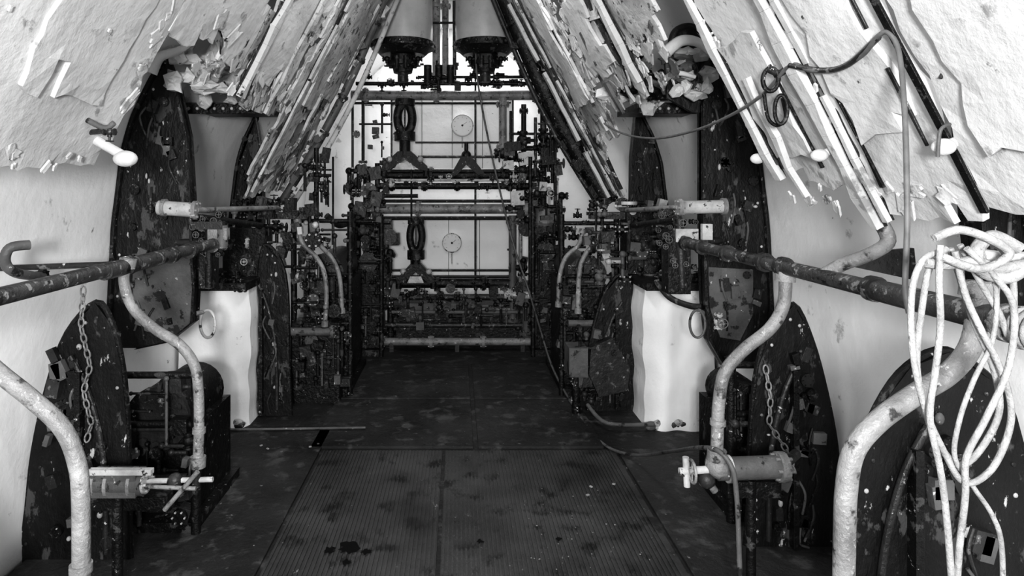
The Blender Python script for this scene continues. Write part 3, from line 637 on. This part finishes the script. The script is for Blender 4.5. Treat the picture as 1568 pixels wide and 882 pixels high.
rp([(1430,365),(1470,352),(1520,368),(1545,390),(1500,412),(1440,392)],-.02,.008)
rp([(1560,380),(1520,362),(1495,385),(1505,415),(1545,425),(1580,400)],.0,.012)
b.done()
b=B('rail_end_coupling'); b.cyl((1.2,1.28,1.306),(1.2,1.36,1.306),.038,PIPE,seg=20); b.flange((1.2,1.42,1.306),(0,1,0),.042,PIPE,t=.02); b.tube([S(1500,395,1.26),S(1560,400,1.26),S(1640,392,1.26)],.018,LIGHT); b.done()
b=B('wall_mounted_valve'); y=2.3
b.tube([S(130,182,y),S(160,196,y),S(175,188,y)],.010,GREY); b.valve(S(168,202,y),(1,0,0),.025,DARK,DARK,(0,0,-1)); b.cyl(S(165,200,y),Vector(S(165,200,y))+Vector((-.15,.1,0)),.01,DARK)
b.ball(S(192,243,2.42),.034,PANEL,sx=1.3,sz=.9,a=16,b=10); b.cyl(S(192,240,2.42),Vector(S(175,228,2.42))+Vector((-.1,0,.05)),.018,PANEL); b.done()
b=B('wall_conduit')
b.tube([(-1.845,2.0,1.5),(-1.84,2.3,1.5),(-1.84,2.35,1.6),(-1.82,2.35,1.7)],.008,GREY); b.tube([(-1.84,2.1,1.62),(-1.83,2.5,1.64)],.006,WHITE); b.done()
b=B('junction_knob')
for (u,v,y) in ((1160,243,2.45),(1255,238,2.0),(1445,225,1.5)): b.ball(S(u,v,y),.022,PANEL,sx=1.2,sz=.9,a=16,b=10); b.cyl(S(u,v,y),Vector(S(u,v,y))+Vector((.12,0,.05)),.012,PANEL)
b.tube([S(1436,240,1.48),S(1440,200,1.47),S(1455,190,1.47)],.004,GREY); b.tube([S(1440,120,1.45),S(1455,90,1.45),S(1478,88,1.45)],.004,DARK)
b.done()
def torn(side):
    b=B('torn_lining_edge')
    def curl(pts,y,r,m): b.tube([S(a,c,y) for a,c in pts],(r,r*.5),m,seg=8)
    def rag(cx,cz,y,ru,rv,m,bulge=.02,n=9):
        P=[]
        for i in range(n):
            a=6.283*i/n+U(-.25,.25); q=U(.55,1.15); P.append(Vector(S(cx+ru*q*math.cos(a),cz+rv*q*math.sin(a),y))+Vector((0,U(-.02,.02),0)))
        c=sum(P,Vector())/n; c.y-=bulge
        mid=[(p+c)/2+Vector((0,-bulge*U(.2,1),0)) for p in P]; vs=[c]+P+mid
        fs=[(0,n+1+i,n+1+(i+1)%n) for i in range(n)]+[(n+1+i,1+i,1+(i+1)%n,n+1+(i+1)%n) for i in range(n)]
        b.add(vs,fs,m); b.add([v+Vector((0,.014,0)) for v in vs],[tuple(reversed(f)) for f in fs],m)
        b.add(P+[p+Vector((0,.014,0)) for p in P],[(i,(i+1)%n,n+(i+1)%n,n+i) for i in range(n)],m)
    if side<0:
        curl([(285,62),(300,38),(322,28),(340,45),(342,65)],3.3,.022,BLACK); curl([(232,112),(245,88),(272,78),(292,66)],3.25,.03,PANEL)
        curl([(292,62),(310,42),(330,50),(342,90),(330,118)],3.3,.03,PANEL); curl([(300,118),(320,132),(345,128)],3.4,.025,DARK)
        for k in range(22): rag(U(255,345),U(72,140),3.3+U(0,.25),U(10,26),U(8,20),random.choice((PANEL,PANEL,LINING)))
        for k in range(22): rag(U(300,410),U(95,160),3.6+U(0,.3),U(10,26),U(8,18),random.choice((PANEL,LINING,LINING,GREY)))
    else:
        curl([(1028,72),(1035,48),(1058,40),(1080,55)],3.35,.024,BLACK); curl([(1020,80),(1045,62),(1075,68),(1100,95),(1122,120)],3.3,.032,PANEL)
        curl([(1010,128),(1035,112),(1065,118)],3.4,.02,PANEL)
        for k in range(15): rag(U(1020,1090),U(78,145),3.4+U(0,.15),U(7,18),U(6,16),random.choice((PANEL,LINING,LINING,GREY)))
        for k in range(28): rag(U(925,1015),U(75,165),3.8+U(0,.3),U(8,22),U(8,18),random.choice((PANEL,LINING,LINING,GREY,BLACK)))
        for k in range(12): rag(U(1090,1200),U(-5,60),2.85+U(0,.2),U(12,26),U(8,20),random.choice((PANEL,LINING)))
    return b.done()
torn(-1); torn(1)

# ------------------------------------------------------------------ lights, world, camera
def area(name,loc,rot,size,p,sy=None):
    l=bpy.data.lights.new(name,'AREA'); l.energy=p; l.size=size
    if sy: l.shape='RECTANGLE'; l.size_y=sy
    o=bpy.data.objects.new(name,l); o.location=loc; o.rotation_euler=rot; bpy.context.collection.objects.link(o)
area('flash_lamp',(-.1,-.95,1.7),(math.radians(86),0,0),.35,165)
area('overhead_fill',(-.05,3.7,3.3),(0,0,0),.4,22,1.2)  # added fill light above the view, no lamp fitting here
area('back_wall_fill',(-.05,7.15,3.35),(math.radians(12),0,0),.9,24,.3)  # added fill light, unseen, brightens the back wall behind the machinery
w=bpy.data.worlds.new('World'); bpy.context.scene.world=w; w.use_nodes=True
w.node_tree.nodes['Background'].inputs[0].default_value=(1,1,1,1); w.node_tree.nodes['Background'].inputs[1].default_value=.6
cd=bpy.data.cameras.new('camera'); co=bpy.data.objects.new('camera',cd); bpy.context.collection.objects.link(co)
co.location=(0,0,EYE); co.rotation_euler=(math.radians(90),0,0); cd.sensor_width=36; cd.lens=22.96; cd.shift_x=.0536; cd.shift_y=-.0976; cd.clip_start=.05
bpy.context.scene.camera=co
vs_=bpy.context.scene.view_settings
vs_.view_transform='Standard'
for lk in ('Medium High Contrast','Standard - Medium High Contrast'):
    try: vs_.look=lk; print('LOOK',lk); break
    except Exception as e: print(e)
